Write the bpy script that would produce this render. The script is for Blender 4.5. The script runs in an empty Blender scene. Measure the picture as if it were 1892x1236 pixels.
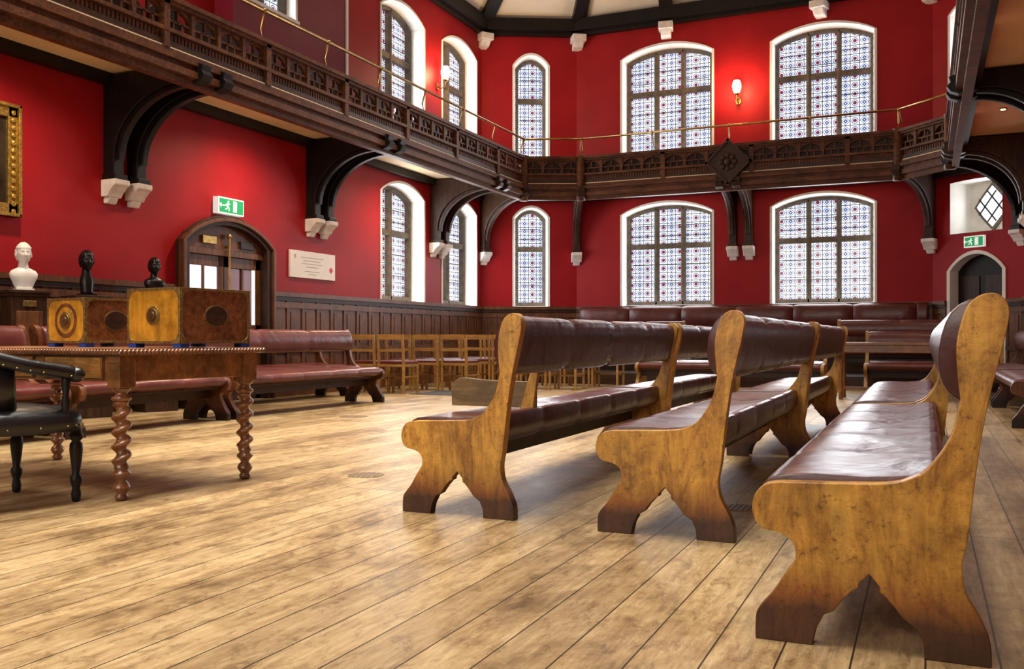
import bpy, math, random
from mathutils import Matrix, Vector
random.seed(4)
S=bpy.context.scene
try:
    S.view_settings.view_transform='Standard'
    S.view_settings.look='None'
except Exception as e: print(e)
pi=math.pi
# ------------------------------------------------------------ materials
def nm(name):
    m=bpy.data.materials.new(name); m.use_nodes=True
    nt=m.node_tree; b=nt.nodes['Principled BSDF']
    return m,nt,b
def L(nt,a,b): nt.links.new(a,b)
def node(nt,t,**k):
    n=nt.nodes.new(t)
    for a,v in k.items(): setattr(n,a,v)
    return n
def ramp(nt,stops,const=False):
    r=nt.nodes.new('ShaderNodeValToRGB')
    if const: r.color_ramp.interpolation='CONSTANT'
    e=r.color_ramp.elements
    while len(e)<len(stops): e.new(0.5)
    for i,(p,c) in enumerate(stops):
        e[i].position=p; e[i].color=(c[0],c[1],c[2],1)
    return r
def math_n(nt,op,a,b=None,clamp=False):
    n=nt.nodes.new('ShaderNodeMath'); n.operation=op; n.use_clamp=clamp
    for i,x in enumerate([a,b]):
        if x is None: continue
        if isinstance(x,(int,float)): n.inputs[i].default_value=x
        else: nt.links.new(x,n.inputs[i])
    return n.outputs[0]
def mix(nt,f,a,b,mode='MIX'):
    n=nt.nodes.new('ShaderNodeMix'); n.data_type='RGBA'; n.blend_type=mode
    for idx,x in ((0,f),(6,a),(7,b)):
        if isinstance(x,(int,float)): n.inputs[idx].default_value=x
        elif isinstance(x,tuple): n.inputs[idx].default_value=(x[0],x[1],x[2],1)
        else: nt.links.new(x,n.inputs[idx])
    return n.outputs[2]
def coords(nt,scale,rnd=True):
    tc=node(nt,'ShaderNodeTexCoord'); src=tc.outputs['Object']
    if rnd:
        oi=node(nt,'ShaderNodeObjectInfo')
        k=math_n(nt,'MULTIPLY',oi.outputs['Random'],17.0)
        v=node(nt,'ShaderNodeVectorMath',operation='ADD')
        L(nt,src,v.inputs[0]); L(nt,k,v.inputs[1]); src=v.outputs[0]
    mp=node(nt,'ShaderNodeMapping'); mp.inputs['Scale'].default_value=scale
    L(nt,src,mp.inputs[0]); return mp.outputs[0],tc
def noise(nt,vec,scale,detail=5,rough=.6,dist=0):
    n=node(nt,'ShaderNodeTexNoise'); L(nt,vec,n.inputs['Vector'])
    n.inputs['Scale'].default_value=scale; n.inputs['Detail'].default_value=detail
    n.inputs['Roughness'].default_value=rough; n.inputs['Distortion'].default_value=dist
    return n.outputs['Fac']
def bump(nt,b,h,strength=.2,dist=.01):
    n=node(nt,'ShaderNodeBump'); n.inputs['Strength'].default_value=strength
    n.inputs['Distance'].default_value=dist; L(nt,h,n.inputs['Height']); L(nt,n.outputs[0],b.inputs['Normal'])
def wood(name,cd,cl,grain='x',rough=.4,foot=False,stain=.5,gs=1.0,coat=0.0,spec=.5):
    m,nt,b=nm(name)
    sc={'x':(.12,1,1),'y':(1,.12,1),'z':(1,1,.12)}[grain]
    v,tc=coords(nt,tuple(q*gs for q in sc))
    n1=noise(nt,v,28,6,.65,.6)
    r=ramp(nt,[(.3,cd),(.68,cl)]); L(nt,n1,r.inputs[0])
    v2,_=coords(nt,(1,1,1)); n2=noise(nt,v2,5,5,.7)
    r2=ramp(nt,[(.33,(1-stain,)*3),(.6,(1,1,1))]); L(nt,n2,r2.inputs[0])
    col=mix(nt,1.0,r.outputs[0],r2.outputs[0],'MULTIPLY')
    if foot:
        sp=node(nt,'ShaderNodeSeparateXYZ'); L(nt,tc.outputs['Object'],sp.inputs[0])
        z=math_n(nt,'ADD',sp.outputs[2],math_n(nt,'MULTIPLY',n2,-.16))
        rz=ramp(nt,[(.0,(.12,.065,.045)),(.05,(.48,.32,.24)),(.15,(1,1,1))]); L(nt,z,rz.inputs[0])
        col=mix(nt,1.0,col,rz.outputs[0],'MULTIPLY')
        n3=noise(nt,v2,34,7,.8); r3=ramp(nt,[(.34,(.20,.12,.08)),(.44,(1,1,1))]); L(nt,n3,r3.inputs[0])
        col=mix(nt,.8,col,r3.outputs[0],'MULTIPLY')
        v4,_=coords(nt,(1,1,.35)); n4=noise(nt,v4,8,9,.82,.8); r4=ramp(nt,[(.40,(.42,.30,.20)),(.50,(.85,.78,.70)),(.57,(1,1,1))]); L(nt,n4,r4.inputs[0])
        col=mix(nt,.85,col,r4.outputs[0],'MULTIPLY')
        v5,_=coords(nt,(1.2,1,8)); n5=noise(nt,v5,9,3,.5,1.5); r5=ramp(nt,[(.485,(1,1,1)),(.498,(.35,.22,.14)),(.502,(.35,.22,.14)),(.515,(1,1,1))]); L(nt,n5,r5.inputs[0])
        col=mix(nt,.35,col,r5.outputs[0],'MULTIPLY')
    L(nt,col,b.inputs['Base Color']); b.inputs['Roughness'].default_value=rough
    b.inputs['Specular IOR Level'].default_value=spec
    b.inputs['Coat Weight'].default_value=coat; b.inputs['Coat Roughness'].default_value=.25
    bump(nt,b,n1,.15,.004)
    return m
def plain(name,c,rough=.5,metal=0,ns=0,var=.25,emit=0,bmp=0):
    m,nt,b=nm(name)
    if ns:
        v,_=coords(nt,(1,1,1)); n=noise(nt,v,ns,5,.6)
        r=ramp(nt,[(.3,tuple(q*(1-var) for q in c)),(.7,tuple(min(1,q*(1+var*.5)) for q in c))]); L(nt,n,r.inputs[0])
        L(nt,r.outputs[0],b.inputs['Base Color'])
        if bmp: bump(nt,b,n,bmp,.01)
    else: b.inputs['Base Color'].default_value=(*c,1)
    b.inputs['Roughness'].default_value=rough; b.inputs['Metallic'].default_value=metal
    if emit:
        b.inputs['Emission Color'].default_value=(*c,1); b.inputs['Emission Strength'].default_value=emit
    return m
def leather(name,c,rough=.28):
    m,nt,b=nm(name)
    v,_=coords(nt,(1,1,1)); n=noise(nt,v,4,5,.6); 
    r=ramp(nt,[(.3,tuple(q*.5 for q in c)),(.7,c)]); L(nt,n,r.inputs[0]); L(nt,r.outputs[0],b.inputs['Base Color'])
    n2=noise(nt,v,5,3,.5,.5); n3=noise(nt,v,120,2,.5)
    h=math_n(nt,'ADD',n2,math_n(nt,'MULTIPLY',n3,.03)); bump(nt,b,h,.4,.02)
    rr=math_n(nt,'ADD',math_n(nt,'MULTIPLY',n,.25),rough-.10); L(nt,rr,b.inputs['Roughness'])
    b.inputs['Specular IOR Level'].default_value=.55
    return m
M={}
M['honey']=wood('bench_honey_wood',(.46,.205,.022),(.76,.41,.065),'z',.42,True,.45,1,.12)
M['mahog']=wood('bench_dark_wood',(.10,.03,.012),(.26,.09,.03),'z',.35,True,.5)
M['dark']=wood('dark_oak',(.022,.010,.006),(.075,.032,.016),'x',.42,False,.4,1,0,.3)
M['darkz']=wood('dark_oak_upright',(.022,.010,.006),(.07,.03,.016),'z',.45,False,.4,1,0,.3)
M['black']=wood('blackened_oak',(.006,.005,.005),(.02,.014,.012),'z',.45,False,.4,1,0,.25)
M['dado']=wood('panelling_oak',(.075,.027,.011),(.22,.085,.032),'z',.4,False,.4,1,0,.35)
M['balc']=wood('balcony_oak',(.055,.020,.009),(.19,.068,.028),'x',.5,False,.5,1,0,.25)
M['table']=wood('table_walnut',(.14,.050,.014),(.34,.145,.045),'x',.3,False,.5,1,.3)
M['leg']=wood('turned_leg_walnut',(.11,.035,.012),(.28,.10,.035),'z',.28,False,.5,1,.4)
M['burr']=wood('drawer_burr_walnut',(.22,.08,.015),(.50,.24,.06),'x',.3,False,.6,2)
M['light']=wood('light_beech',(.28,.13,.03),(.50,.27,.07),'x',.4,False,.3)
M['olive']=wood('worn_oak_panel',(.11,.06,.018),(.26,.15,.05),'x',.45,False,.4)
M['satin']=wood('satinwood',(.44,.18,.014),(.74,.34,.03),'z',.25,False,.55,.6,.5)
M['rose']=wood('rosewood',(.09,.028,.010),(.28,.10,.028),'x',.22,False,.6,1,.6)
M['leather']=leather('maroon_leather',(.080,.014,.012),.28)
M['leather2']=leather('red_brown_leather',(.14,.026,.020),.32)
M['blkleather']=leather('black_leather',(.012,.011,.013),.3)
M['brass']=plain('aged_brass',(.55,.36,.12),.32,1,14,.4)
M['brassd']=plain('dull_brass',(.38,.27,.10),.42,.9,60,.6,bmp=.3)
M['gilt']=plain('gilt_frame',(.50,.32,.07),.4,.8,40,.7,bmp=.6)
M['white']=plain('white_plaster',(.90,.88,.82),.7,0,3,.10)
M['stonew']=plain('white_stone_corbel',(.85,.80,.76),.7,0,12,.2,bmp=.2)
M['cream']=plain('cream_soffit',(.82,.64,.40),.7,0,2,.12)
M['creamc']=plain('cream_ceiling',(.92,.84,.68),.7,0,2,.08)
M['mull']=plain('window_stone_backlit',(.15,.115,.08),.7,0,10,.45,bmp=.3)  # grey-beige stone, its backlit shade put into the base colour
M['marble']=plain('white_marble',(.85,.84,.82),.35,0,6,.1)
M['bronze']=plain('black_bronze',(.02,.018,.018),.3,.6,12,.4)
M['blue']=plain('blue_baize',(.01,.05,.35),.7)
M['iron']=plain('cast_iron',(.05,.04,.035),.5,.5)
M['grate']=plain('worn_grate_metal',(.30,.20,.10),.5,.2,30,.4)
M['green']=plain('exit_green',(.0,.30,.10),.5,emit=.6)
M['signw']=plain('sign_white',(.9,.95,.9),.5,emit=.5)
M['plaq']=plain('plaque_white',(.85,.83,.80),.4,0,3,.06)
M['grey']=plain('lettering_grey',(.45,.43,.42),.6)
M['redm']=plain('mark_red',(.7,.02,.03),.5)
M['mat']=plain('floor_mat_grey',(.05,.05,.055),.8,0,30,.4)
M['paint']=plain('dark_oil_painting',(.03,.022,.015),.3,0,3,.8)
M['bulb']=plain('lamp_glass',(1,.72,.38),.3,emit=14)
M['plum']=plain('plum_wall_paint',(.20,.018,.05),.22,0,2,.15)
# red wall
m,nt,b=nm('red_wall_paint'); v,_=coords(nt,(1,1,1),False); n=noise(nt,v,1.2,4,.6)
r=ramp(nt,[(.3,(.29,.007,.011)),(.7,(.38,.011,.016))]); L(nt,n,r.inputs[0]); L(nt,r.outputs[0],b.inputs['Base Color'])
b.inputs['Roughness'].default_value=.5; b.inputs['Specular IOR Level'].default_value=.2; n2=noise(nt,v,60,3,.5); bump(nt,b,n2,.08,.005); M['red']=m
# floor
m,nt,b=nm('floor_boards'); tc=node(nt,'ShaderNodeTexCoord')
mp=node(nt,'ShaderNodeMapping'); mp.inputs['Rotation'].default_value=(0,0,pi/2); L(nt,tc.outputs['Object'],mp.inputs[0])
br=node(nt,'ShaderNodeTexBrick'); L(nt,mp.outputs[0],br.inputs['Vector'])
br.inputs['Scale'].default_value=1; br.inputs['Brick Width'].default_value=4.3; br.inputs['Row Height'].default_value=.172
br.inputs['Mortar Size'].default_value=.0030; br.inputs['Mortar Smooth'].default_value=.3; br.offset=.37; br.offset_frequency=3
br.inputs['Color1'].default_value=(.68,.66,.64,1); br.inputs['Color2'].default_value=(1,1,1,1); br.inputs['Mortar'].default_value=(.08,.055,.035,1)
m1=node(nt,'ShaderNodeMapping'); m1.inputs['Scale'].default_value=(1,.10,1); L(nt,tc.outputs['Object'],m1.inputs[0])
g=noise(nt,m1.outputs[0],40,8,.75,.4)
m2=node(nt,'ShaderNodeMapping'); m2.inputs['Scale'].default_value=(1,.45,1); L(nt,tc.outputs['Object'],m2.inputs[0])
st=noise(nt,m2.outputs[0],1.7,9,.78,.3)
sc=noise(nt,m2.outputs[0],15,9,.85,.6)
rg=ramp(nt,[(.3,(.30,.195,.09)),(.5,(.46,.33,.17)),(.7,(.62,.48,.28))]); L(nt,g,rg.inputs[0])
rs=ramp(nt,[(.38,(.36,.29,.22)),(.47,(.74,.67,.57)),(.55,(1.0,.97,.92))]); L(nt,st,rs.inputs[0])
rc=ramp(nt,[(.38,(.42,.36,.29)),(.49,(1,1,1))]); L(nt,sc,rc.inputs[0])
c=mix(nt,1.0,rg.outputs[0],rs.outputs[0],'MULTIPLY'); c=mix(nt,.85,c,rc.outputs[0],'MULTIPLY'); c=mix(nt,1.0,c,br.outputs['Color'],'MULTIPLY'); L(nt,c,b.inputs['Base Color'])
rr=math_n(nt,'ADD',math_n(nt,'MULTIPLY',sc,.4),.22); L(nt,rr,b.inputs['Roughness']); b.inputs['Specular IOR Level'].default_value=.4
h=math_n(nt,'ADD',math_n(nt,'MULTIPLY',g,.2),math_n(nt,'MULTIPLY',br.outputs['Fac'],-1)); bump(nt,b,h,.4,.006); M['floor']=m
# leaded patterned glass
m,nt,b=nm('leaded_patterned_glass'); tc=node(nt,'ShaderNodeTexCoord'); sp=node(nt,'ShaderNodeSeparateXYZ'); L(nt,tc.outputs['Object'],sp.inputs[0])
P=.165
ux=math_n(nt,'DIVIDE',sp.outputs[0],P); uz=math_n(nt,'DIVIDE',sp.outputs[2],P)
fx=math_n(nt,'FRACT',ux); fz=math_n(nt,'FRACT',uz)
ax=math_n(nt,'ABSOLUTE',math_n(nt,'SUBTRACT',fx,.5)); az=math_n(nt,'ABSOLUTE',math_n(nt,'SUBTRACT',fz,.5))
d=math_n(nt,'SQRT',math_n(nt,'ADD',math_n(nt,'MULTIPLY',ax,ax),math_n(nt,'MULTIPLY',az,az)))
dd=math_n(nt,'ADD',ax,az)
rA=ramp(nt,[(0,(.18,.01,.04)),(.20,(.92,.94,1)),(.27,(.11,.12,.20)),(.36,(.85,.90,1)),(.45,(1,1,1))],True); L(nt,d,rA.inputs[0])
rB=ramp(nt,[(0,(.9,.93,1)),(.08,(.09,.07,.18)),(.26,(.72,.80,1)),(.41,(.09,.09,.15)),(.49,(1,1,1))],True); L(nt,dd,rB.inputs[0])
chk=math_n(nt,'MODULO',math_n(nt,'FLOOR',ux),2)
c=mix(nt,chk,rA.outputs[0],rB.outputs[0])
mx=math_n(nt,'MAXIMUM',ax,az); lead=math_n(nt,'GREATER_THAN',mx,.455)
c=mix(nt,lead,c,(.045,.045,.06))
nz=noise(nt,tc.outputs['Object'],1.5,3,.6); rn=ramp(nt,[(.3,(.72,.78,.88)),(.6,(1,1,1))]); L(nt,nz,rn.inputs[0])
c=mix(nt,1.0,c,rn.outputs[0],'MULTIPLY')
b.inputs['Base Color'].default_value=(.05,.05,.06,1); b.inputs['Roughness'].default_value=.15
L(nt,c,b.inputs['Emission Color']); b.inputs['Emission Strength'].default_value=1.4; M['glass']=m
M['glassc']=plain('clear_daylight_glass',(.85,.9,1),.1,emit=1.2)

# ------------------------------------------------------------ mesh builder
class MB:
    def __init__(s): s.v=[];s.f=[];s.m=[];s.sm=[];s.mats=[];s.M=Matrix.Identity(4)
    def mi(s,k):
        if k not in s.mats: s.mats.append(k)
        return s.mats.index(k)
    def add(s,vs,fs,k,smooth=False):
        o=len(s.v); i=s.mi(k)
        s.v+= [tuple(s.M@Vector(p)) for p in vs]
        for f in fs: s.f.append([o+q for q in f]); s.m.append(i); s.sm.append(smooth)
    def box(s,x0,x1,y0,y1,z0,z1,k):
        s.add([(x0,y0,z0),(x1,y0,z0),(x1,y1,z0),(x0,y1,z0),(x0,y0,z1),(x1,y0,z1),(x1,y1,z1),(x0,y1,z1)],
          [(0,3,2,1),(4,5,6,7),(0,1,5,4),(1,2,6,5),(2,3,7,6),(3,0,4,7)],k)
    def prism(s,poly,a0,a1,k,plane='xz'):
        n=len(poly)
        def P(p,a): return {'xz':(p[0],a,p[1]),'yz':(a,p[0],p[1]),'xy':(p[0],p[1],a)}[plane]
        vs=[P(p,a0) for p in poly]+[P(p,a1) for p in poly]
        fs=[tuple(range(n)),tuple(range(2*n-1,n-1,-1))]+[(i,(i+1)%n,n+(i+1)%n,n+i) for i in range(n)]
        s.add(vs,fs,k)
    def loft(s,rings,k,smooth=True,caps=True):
        n=len(rings[0]); vs=[p for r in rings for p in r]; fs=[]
        for i in range(len(rings)-1):
            for j in range(n):
                j2=(j+1)%n; fs.append((i*n+j,i*n+j2,(i+1)*n+j2,(i+1)*n+j))
        if caps: fs.append(tuple(range(n))); fs.append(tuple((len(rings)-1)*n+q for q in range(n)))
        s.add(vs,fs,k,smooth)
    def lathe(s,prof,cx,cy,k,n=20,off=None):
        rings=[]
        for (r,z) in prof:
            ex,ey=(0,0) if off is None else off(z)
            rings.append([(cx+ex+r*math.cos(2*pi*j/n),cy+ey+r*math.sin(2*pi*j/n),z) for j in range(n)])
        s.loft(rings,k)
    def tube(s,path,r,k,n=8):
        rings=[]; P=[Vector(p) for p in path]
        for i,p in enumerate(P):
            t=(P[min(i+1,len(P)-1)]-P[max(i-1,0)]).normalized()
            a=t.cross(Vector((0,0,1)))
            if a.length<.05: a=Vector((1,0,0))
            a.normalize(); bb=t.cross(a).normalized()
            rings.append([tuple(p+a*r*math.cos(2*pi*j/n)+bb*r*math.sin(2*pi*j/n)) for j in range(n)])
        s.loft(rings,k)
    def ell(s,c,r,k,nu=12,nv=8):
        rings=[]
        for i in range(1,nv):
            ph=pi*i/nv
            rings.append([(c[0]+r[0]*math.sin(ph)*math.cos(2*pi*j/nu),c[1]+r[1]*math.sin(ph)*math.sin(2*pi*j/nu),c[2]+r[2]*math.cos(ph)) for j in range(nu)])
        s.loft(rings,k)
    def mesh(s,name):
        me=bpy.data.meshes.new(name); me.from_pydata(s.v,[],s.f)
        for k in s.mats: me.materials.append(M[k])
        me.polygons.foreach_set('material_index',s.m); me.polygons.foreach_set('use_smooth',s.sm)
        import bmesh
        bm=bmesh.new(); bm.from_mesh(me); bmesh.ops.recalc_face_normals(bm,faces=bm.faces); bm.to_mesh(me); bm.free()
        me.update(); return me
    def obj(s,name,mat=None,bevel=0,seg=2,recalc=True):
        me=s.mesh(name); return inst(name,me,mat,bevel,seg)
def inst(name,me,mat=None,bevel=0,seg=2):
    o=bpy.data.objects.new(name,me); S.collection.objects.link(o)
    if mat is not None: o.matrix_world=mat
    if bevel:
        b=o.modifiers.new('bevel','BEVEL'); b.width=bevel; b.segments=seg; b.limit_method='ANGLE'; b.angle_limit=math.radians(40)
    return o
def cr(pts,n=5):
    P=[pts[0]]+list(pts)+[pts[-1]]; out=[]
    for i in range(1,len(P)-2):
        for q in range(n):
            t=q/n; o=[]
            for a in range(len(pts[0])):
                p0,p1,p2,p3=P[i-1][a],P[i][a],P[i+1][a],P[i+2][a]
                o.append(.5*(2*p1+(p2-p0)*t+(2*p0-5*p1+4*p2-p3)*t*t+(3*p1-p0-3*p2+p3)*t**3))
            out.append(tuple(o))
    out.append(tuple(pts[-1])); return out
def TR(x,y,z=0,deg=0): return Matrix.Translation((x,y,z))@Matrix.Rotation(math.radians(deg),4,'Z')
def frame(P0,P1,z=0):
    T=Vector((P1[0]-P0[0],P1[1]-P0[1],0)); l=T.length; T.normalize(); O=Vector((-T.y,T.x,0))
    m=Matrix(((T.x,O.x,0,P0[0]),(T.y,O.y,0,P0[1]),(0,0,1,z),(0,0,0,1))); return m,l

# ------------------------------------------------------------ room shell
ZT=7.12
CL0=(-8.3,-4.0); CL=(-8.3,17.1); CB1=(-6.56,18.0); CB2=(.12,18.0); CR=(1.45,17.05); CR0=(1.45,-4.0)
LOW=(1.47,3.30,3.50); UP=(4.5,6.42,6.63)
def arch(a,b,zs,za,n=14):
    pts=[]
    for i in range(n+1):
        t=i/n; x=a+(b-a)*t; pts.append((x,zs+(za-zs)*(1-(2*t-1)**2)**.9))
    return pts
def wall(name,P0,P1,ops,k='red',z0=0,z1=ZT):
    fm,l=frame(P0,P1); mb=MB(); x=0
    def quad(xa,xb,za,zb):
        if xb-xa>1e-4 and zb-za>1e-4: mb.add([(xa,0,za),(xb,0,za),(xb,0,zb),(xa,0,zb)],[(0,1,2,3)],k)
    for (a,b,hs) in ops:
        quad(x,a,z0,z1); z=z0; prev=None
        pr=[(a,z0),(b,z0)]
        for (h0,hs_,ha) in hs:
            poly=list(pr)+[(b,h0),(a,h0)]
            if not (prev is None and h0<=z0+1e-4): mb.add([(p[0],0,p[1]) for p in poly],[tuple(range(len(poly)))],k)
            pr=arch(a,b,hs_,ha); prev=1
        poly=list(pr)+[(b,z1),(a,z1)]
        mb.add([(p[0],0,p[1]) for p in poly],[tuple(range(len(poly)))],k)
        x=b
    quad(x,l,z0,z1)
    o=mb.obj(name,fm); return o,fm
def daylight(fm,x,y,z,sx,sz,e):
    l=bpy.data.lights.new('daylight','AREA'); l.shape='RECTANGLE'; l.size=sx; l.size_y=sz; l.energy=e; l.color=(.95,.97,1)
    lo=bpy.data.objects.new('daylight',l); S.collection.objects.link(lo)
    X=fm.to_3x3()@Vector((1,0,0)); Yn=fm.to_3x3()@Vector((0,1,0)); Zu=Vector((0,0,1))
    R=Matrix((X,Zu,X.cross(Zu))).transposed()
    if (R@Vector((0,0,-1))).dot(Yn)>0: R=Matrix((-X,Zu,(-X).cross(Zu))).transposed()
    lo.matrix_world=Matrix.Translation(fm@Vector((x,y,z)))@R.to_4x4()
def window(name,fm,a,b,z0,zs,za,cols,tz,depth=.34,border=.045,sp=.03,wl=1.0):
    mb=MB(); W=b-a
    outer=[(a,z0)]+arch(a,b,zs,za)+[(b,z0)]
    inner=[(a+sp,z0+.02)]+arch(a+sp,b-sp,zs-.02,za-.03)+[(b-sp,z0+.02)]
    n=len(outer)
    vs=[(p[0],-.012,p[1]) for p in outer]+[(p[0],depth,p[1]) for p in inner]
    mb.add(vs,[(i,(i+1)%n,n+(i+1)%n,n+i) for i in range(n)],'white')
    ob=[(a-border,z0-.0)]+arch(a-border,b+border,zs,za+border)+[(b+border,z0)]
    vs=[(p[0],-.012,p[1]) for p in outer]+[(p[0],-.012,p[1]) for p in ob]+[(p[0],.0,p[1]) for p in ob]
    mb.add(vs,[(i,i+1,n+i+1,n+i) for i in range(n-1)]+[(n+i,n+i+1,2*n+i+1,2*n+i) for i in range(n-1)],'white')
    mb.box(a-border,b+border,-.05,depth,z0-.045,z0,'white')
    y0,y1=depth-.1,depth+.02; fw=.055
    ii=[(a+sp+fw,z0+.09)]+arch(a+sp+fw,b-sp-fw,zs-.05,za-.03-fw)+[(b-sp-fw,z0+.09)]
    vs=[(p[0],y0,p[1]) for p in inner]+[(p[0],y0,p[1]) for p in ii]+[(p[0],y1,p[1]) for p in ii]
    mb.add(vs,[(i,(i+1)%n,n+(i+1)%n,n+i) for i in range(n)]+[(n+i,n+(i+1)%n,2*n+(i+1)%n,2*n+i) for i in range(n)],'mull')
    xa,xb=a+sp+fw,b-sp-fw; mw=.045
    for c in range(1,cols):
        xc=xa+(xb-xa)*c/cols
        mb.prism([(xc-mw,y1),(xc-mw,y0+.04),(xc-.015,y0),(xc+.015,y0),(xc+mw,y0+.04),(xc+mw,y1)],z0+.03,za-.05-(.02 if cols==3 else 0),'mull','xy')
    for t in tz: mb.box(xa,xb,y0+.012,y1,t-.05,t+.05,'mull')
    rows=[z0+.09]+list(tz)+[zs]
    for c in range(cols):
        x0=xa+(xb-xa)*c/cols+mw; x1=xa+(xb-xa)*(c+1)/cols-mw
        for r0,r1 in zip(rows[:-1],rows[1:]):
            for q in (1,2):
                zz=r0+(r1-r0)*q/3; mb.box(x0,x1,y1-.03,y1-.02,zz-.006,zz+.006,'iron')
    gl=[(p[0],y1-.01,p[1]) for p in inner]
    mb.add(gl,[tuple(range(n))],'glass')
    daylight(fm,(a+b)/2,y0-.02,(z0+zs)/2,W-.16,zs-z0-.1,(19 if z0<3 else 10)*W*(zs-z0)*wl)
    return mb.obj(name,fm)
wn=[1]
def win(fm,a,b,cols,low=True,up=True):
    if low: window('window_%d'%wn[0],fm,a,b,*LOW,cols,[2.67]); wn[0]+=1
    if up: window('window_%d'%wn[0],fm,a,b,*UP,cols,[5.75]); wn[0]+=1
LU=[LOW,UP]
dl0,dl1=8.62+4,10.34+4
_,fl=wall('wall_left',CL0,CL,[(dl0+.13,dl1-.13,[(0,2.02,2.27)]),(17.27,18.7,LU),(19.42,20.85,LU)])
win(fl,17.27,18.7,2); win(fl,19.42,20.85,2)
_,fdl=wall('wall_corner_left',CL,CB1,[(.68,1.36,LU)]); win(fdl,.68,1.36,1)
bw=lambda X:X+6.56
_,fb=wall('wall_back',CB1,CB2,[(bw(-5.58),bw(-3.78),LU),(bw(-2.64),bw(-.845),LU)])
win(fb,bw(-5.58),bw(-3.78),3); win(fb,bw(-2.64),bw(-.845),3)
DR=(.34,1.28)
_,fdr=wall('wall_corner_right',CB2,CR,[(DR[0],DR[1],[(0,1.98,2.25),(2.62,3.5,3.52),(4.5,6.42,6.63)])])
_,fr=wall('wall_right',CR,CR0,[])
window('window_%d'%wn[0],fdr,DR[0]+.0,DR[1]-.0,4.5,6.42,6.63,2,[5.75]); wn[0]+=1
# small diamond light
mb=MB(); a,b=DR; 
outer=[(a,2.62)]+arch(a,b,3.5,3.52,4)+[(b,2.62)]; dpt=.45
inner=[(p[0]*.8+.81*.2,p[1]) for p in outer]; n=len(outer)
mb.add([(p[0],-.01,p[1]) for p in outer]+[(p[0],dpt,p[1]) for p in inner],[(i,(i+1)%n,n+(i+1)%n,n+i) for i in range(n)],'white')
mb.add([(p[0],dpt,p[1]) for p in inner],[tuple(range(n))],'white')
cx,cz=.86,3.08
def dia(r,rz): return [(cx-r,cz),(cx-r*.55,cz+rz*.5),(cx,cz+rz),(cx+r*.55,cz+rz*.5),(cx+r,cz),(cx+r*.55,cz-rz*.5),(cx,cz-rz),(cx-r*.55,cz-rz*.5)]
mb.prism(dia(.33,.42),dpt-.06,dpt-.002,'mull'); mb.prism(dia(.28,.35),dpt-.07,dpt-.05,'glassc')
for s_ in (-1,1):
    for o_ in (-.10,.10):
        mb.M=Matrix.Translation((cx,0,cz))@Matrix.Rotation(s_*math.radians(38),4,'Y'); mb.box(o_-.012,o_+.012,dpt-.08,dpt-.06,-.25,.25,'iron')
mb.M=Matrix.Identity(4)
mb.obj('window_%d'%wn[0],fdr); wn[0]+=1
daylight(fdr,cx,dpt-.1,cz,.5,.6,6)
def bordered_arch(mb,a,b,z0,zs,za,w,y0,y1,k):
    o=[(a-w,z0)]+arch(a-w,b+w,zs,za+w)+[(b+w,z0)]; i_=[(a,z0)]+arch(a,b,zs,za)+[(b,z0)]; n=len(o)
    vs=[(p[0],y0,p[1]) for p in o]+[(p[0],y0,p[1]) for p in i_]+[(p[0],y1,p[1]) for p in i_]+[(p[0],y1,p[1]) for p in o]
    fs=[]
    for q in range(n-1): fs+=[(q,q+1,n+q+1,n+q),(n+q,n+q+1,2*n+q+1,2*n+q),(2*n+q,2*n+q+1,3*n+q+1,3*n+q),(3*n+q,3*n+q+1,q+1,q)]
    mb.add(vs,fs,k)
mb=MB(); bordered_arch(mb,DR[0],DR[1],0,1.98,2.25,.06,-.02,.3,'white')
pp=[(DR[0],0)]+arch(DR[0],DR[1],1.98,2.25)+[(DR[1],0)]
mb.prism(pp,.22,.27,'black')
for c in range(2):
    for r_ in range(3):
        x0=DR[0]+.07+c*.45; mb.box(x0,x0+.33,.20,.225,.15+r_*.62,.15+r_*.62+.5,'darkz')
mb.ell((DR[0]+.43,.17,1.0),(.03,.03,.03),'brass')
mb.obj('door_1',fdr)
mb=MB(); a,b=dl0+.13,dl1-.13
bordered_arch(mb,a,b,0,2.02,2.27,.13,-.1,.12,'darkz')
bordered_arch(mb,a-.09,b+.09,0,2.02,2.32,.05,-.14,-.05,'dado')
mb.box(a,b,-.02,.1,1.88,1.96,'dado')
pp=[(a,1.96)]+arch(a,b,2.02,2.27)+[(b,1.96)]
mb.prism(pp,.0,.06,'dado')
mid=(a+b)/2
for x0,x1 in ((a+.0,mid-.005),(mid+.005,b)):
    w=x1-x0
    mb.box(x0,x0+.10,.02,.07,0,1.88,'dado'); mb.box(x1-.10,x1,.02,.07,0,1.88,'dado')
    mb.box(x0,x1,.02,.07,0,.22,'dado'); mb.box(x0,x1,.02,.07,.85,1.0,'dado'); mb.box(x0,x1,.02,.07,1.74,1.88,'dado')
    mb.box(x0+.1,x1-.1,.035,.055,.22,.85,'darkz'); mb.box(x0+.1,x1-.1,.04,.05,1.0,1.74,'glassc' if x0<mid-.1 else 'plum')
    mb.box((x0+x1)/2-.02,(x0+x1)/2+.02,.02,.06,1.0,1.74,'dado')
mb.box(b-.16,b-.1,.03,.045,1.0,1.74,'glassc')
mb.box(a+.3,a+.55,-.03,.0,2.02,2.12,'brass'); mb.box(b-.45,b-.2,-.03,.0,2.0,2.1,'iron')
mb.tube([(mid+.03,-.05,1.0),(mid+.03,-.05,2.12)],.018,'brass'); mb.ell((mid+.03,-.05,2.14),(.035,.035,.035),'brass'); mb.ell((mid+.03,-.05,1.0),(.03,.03,.03),'brass')
for z in (1.05,2.0): mb.box(mid+.015,mid+.045,-.05,.05,z-.015,z+.015,'brass')
mb.obj('door_2',fl,.006)
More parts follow.
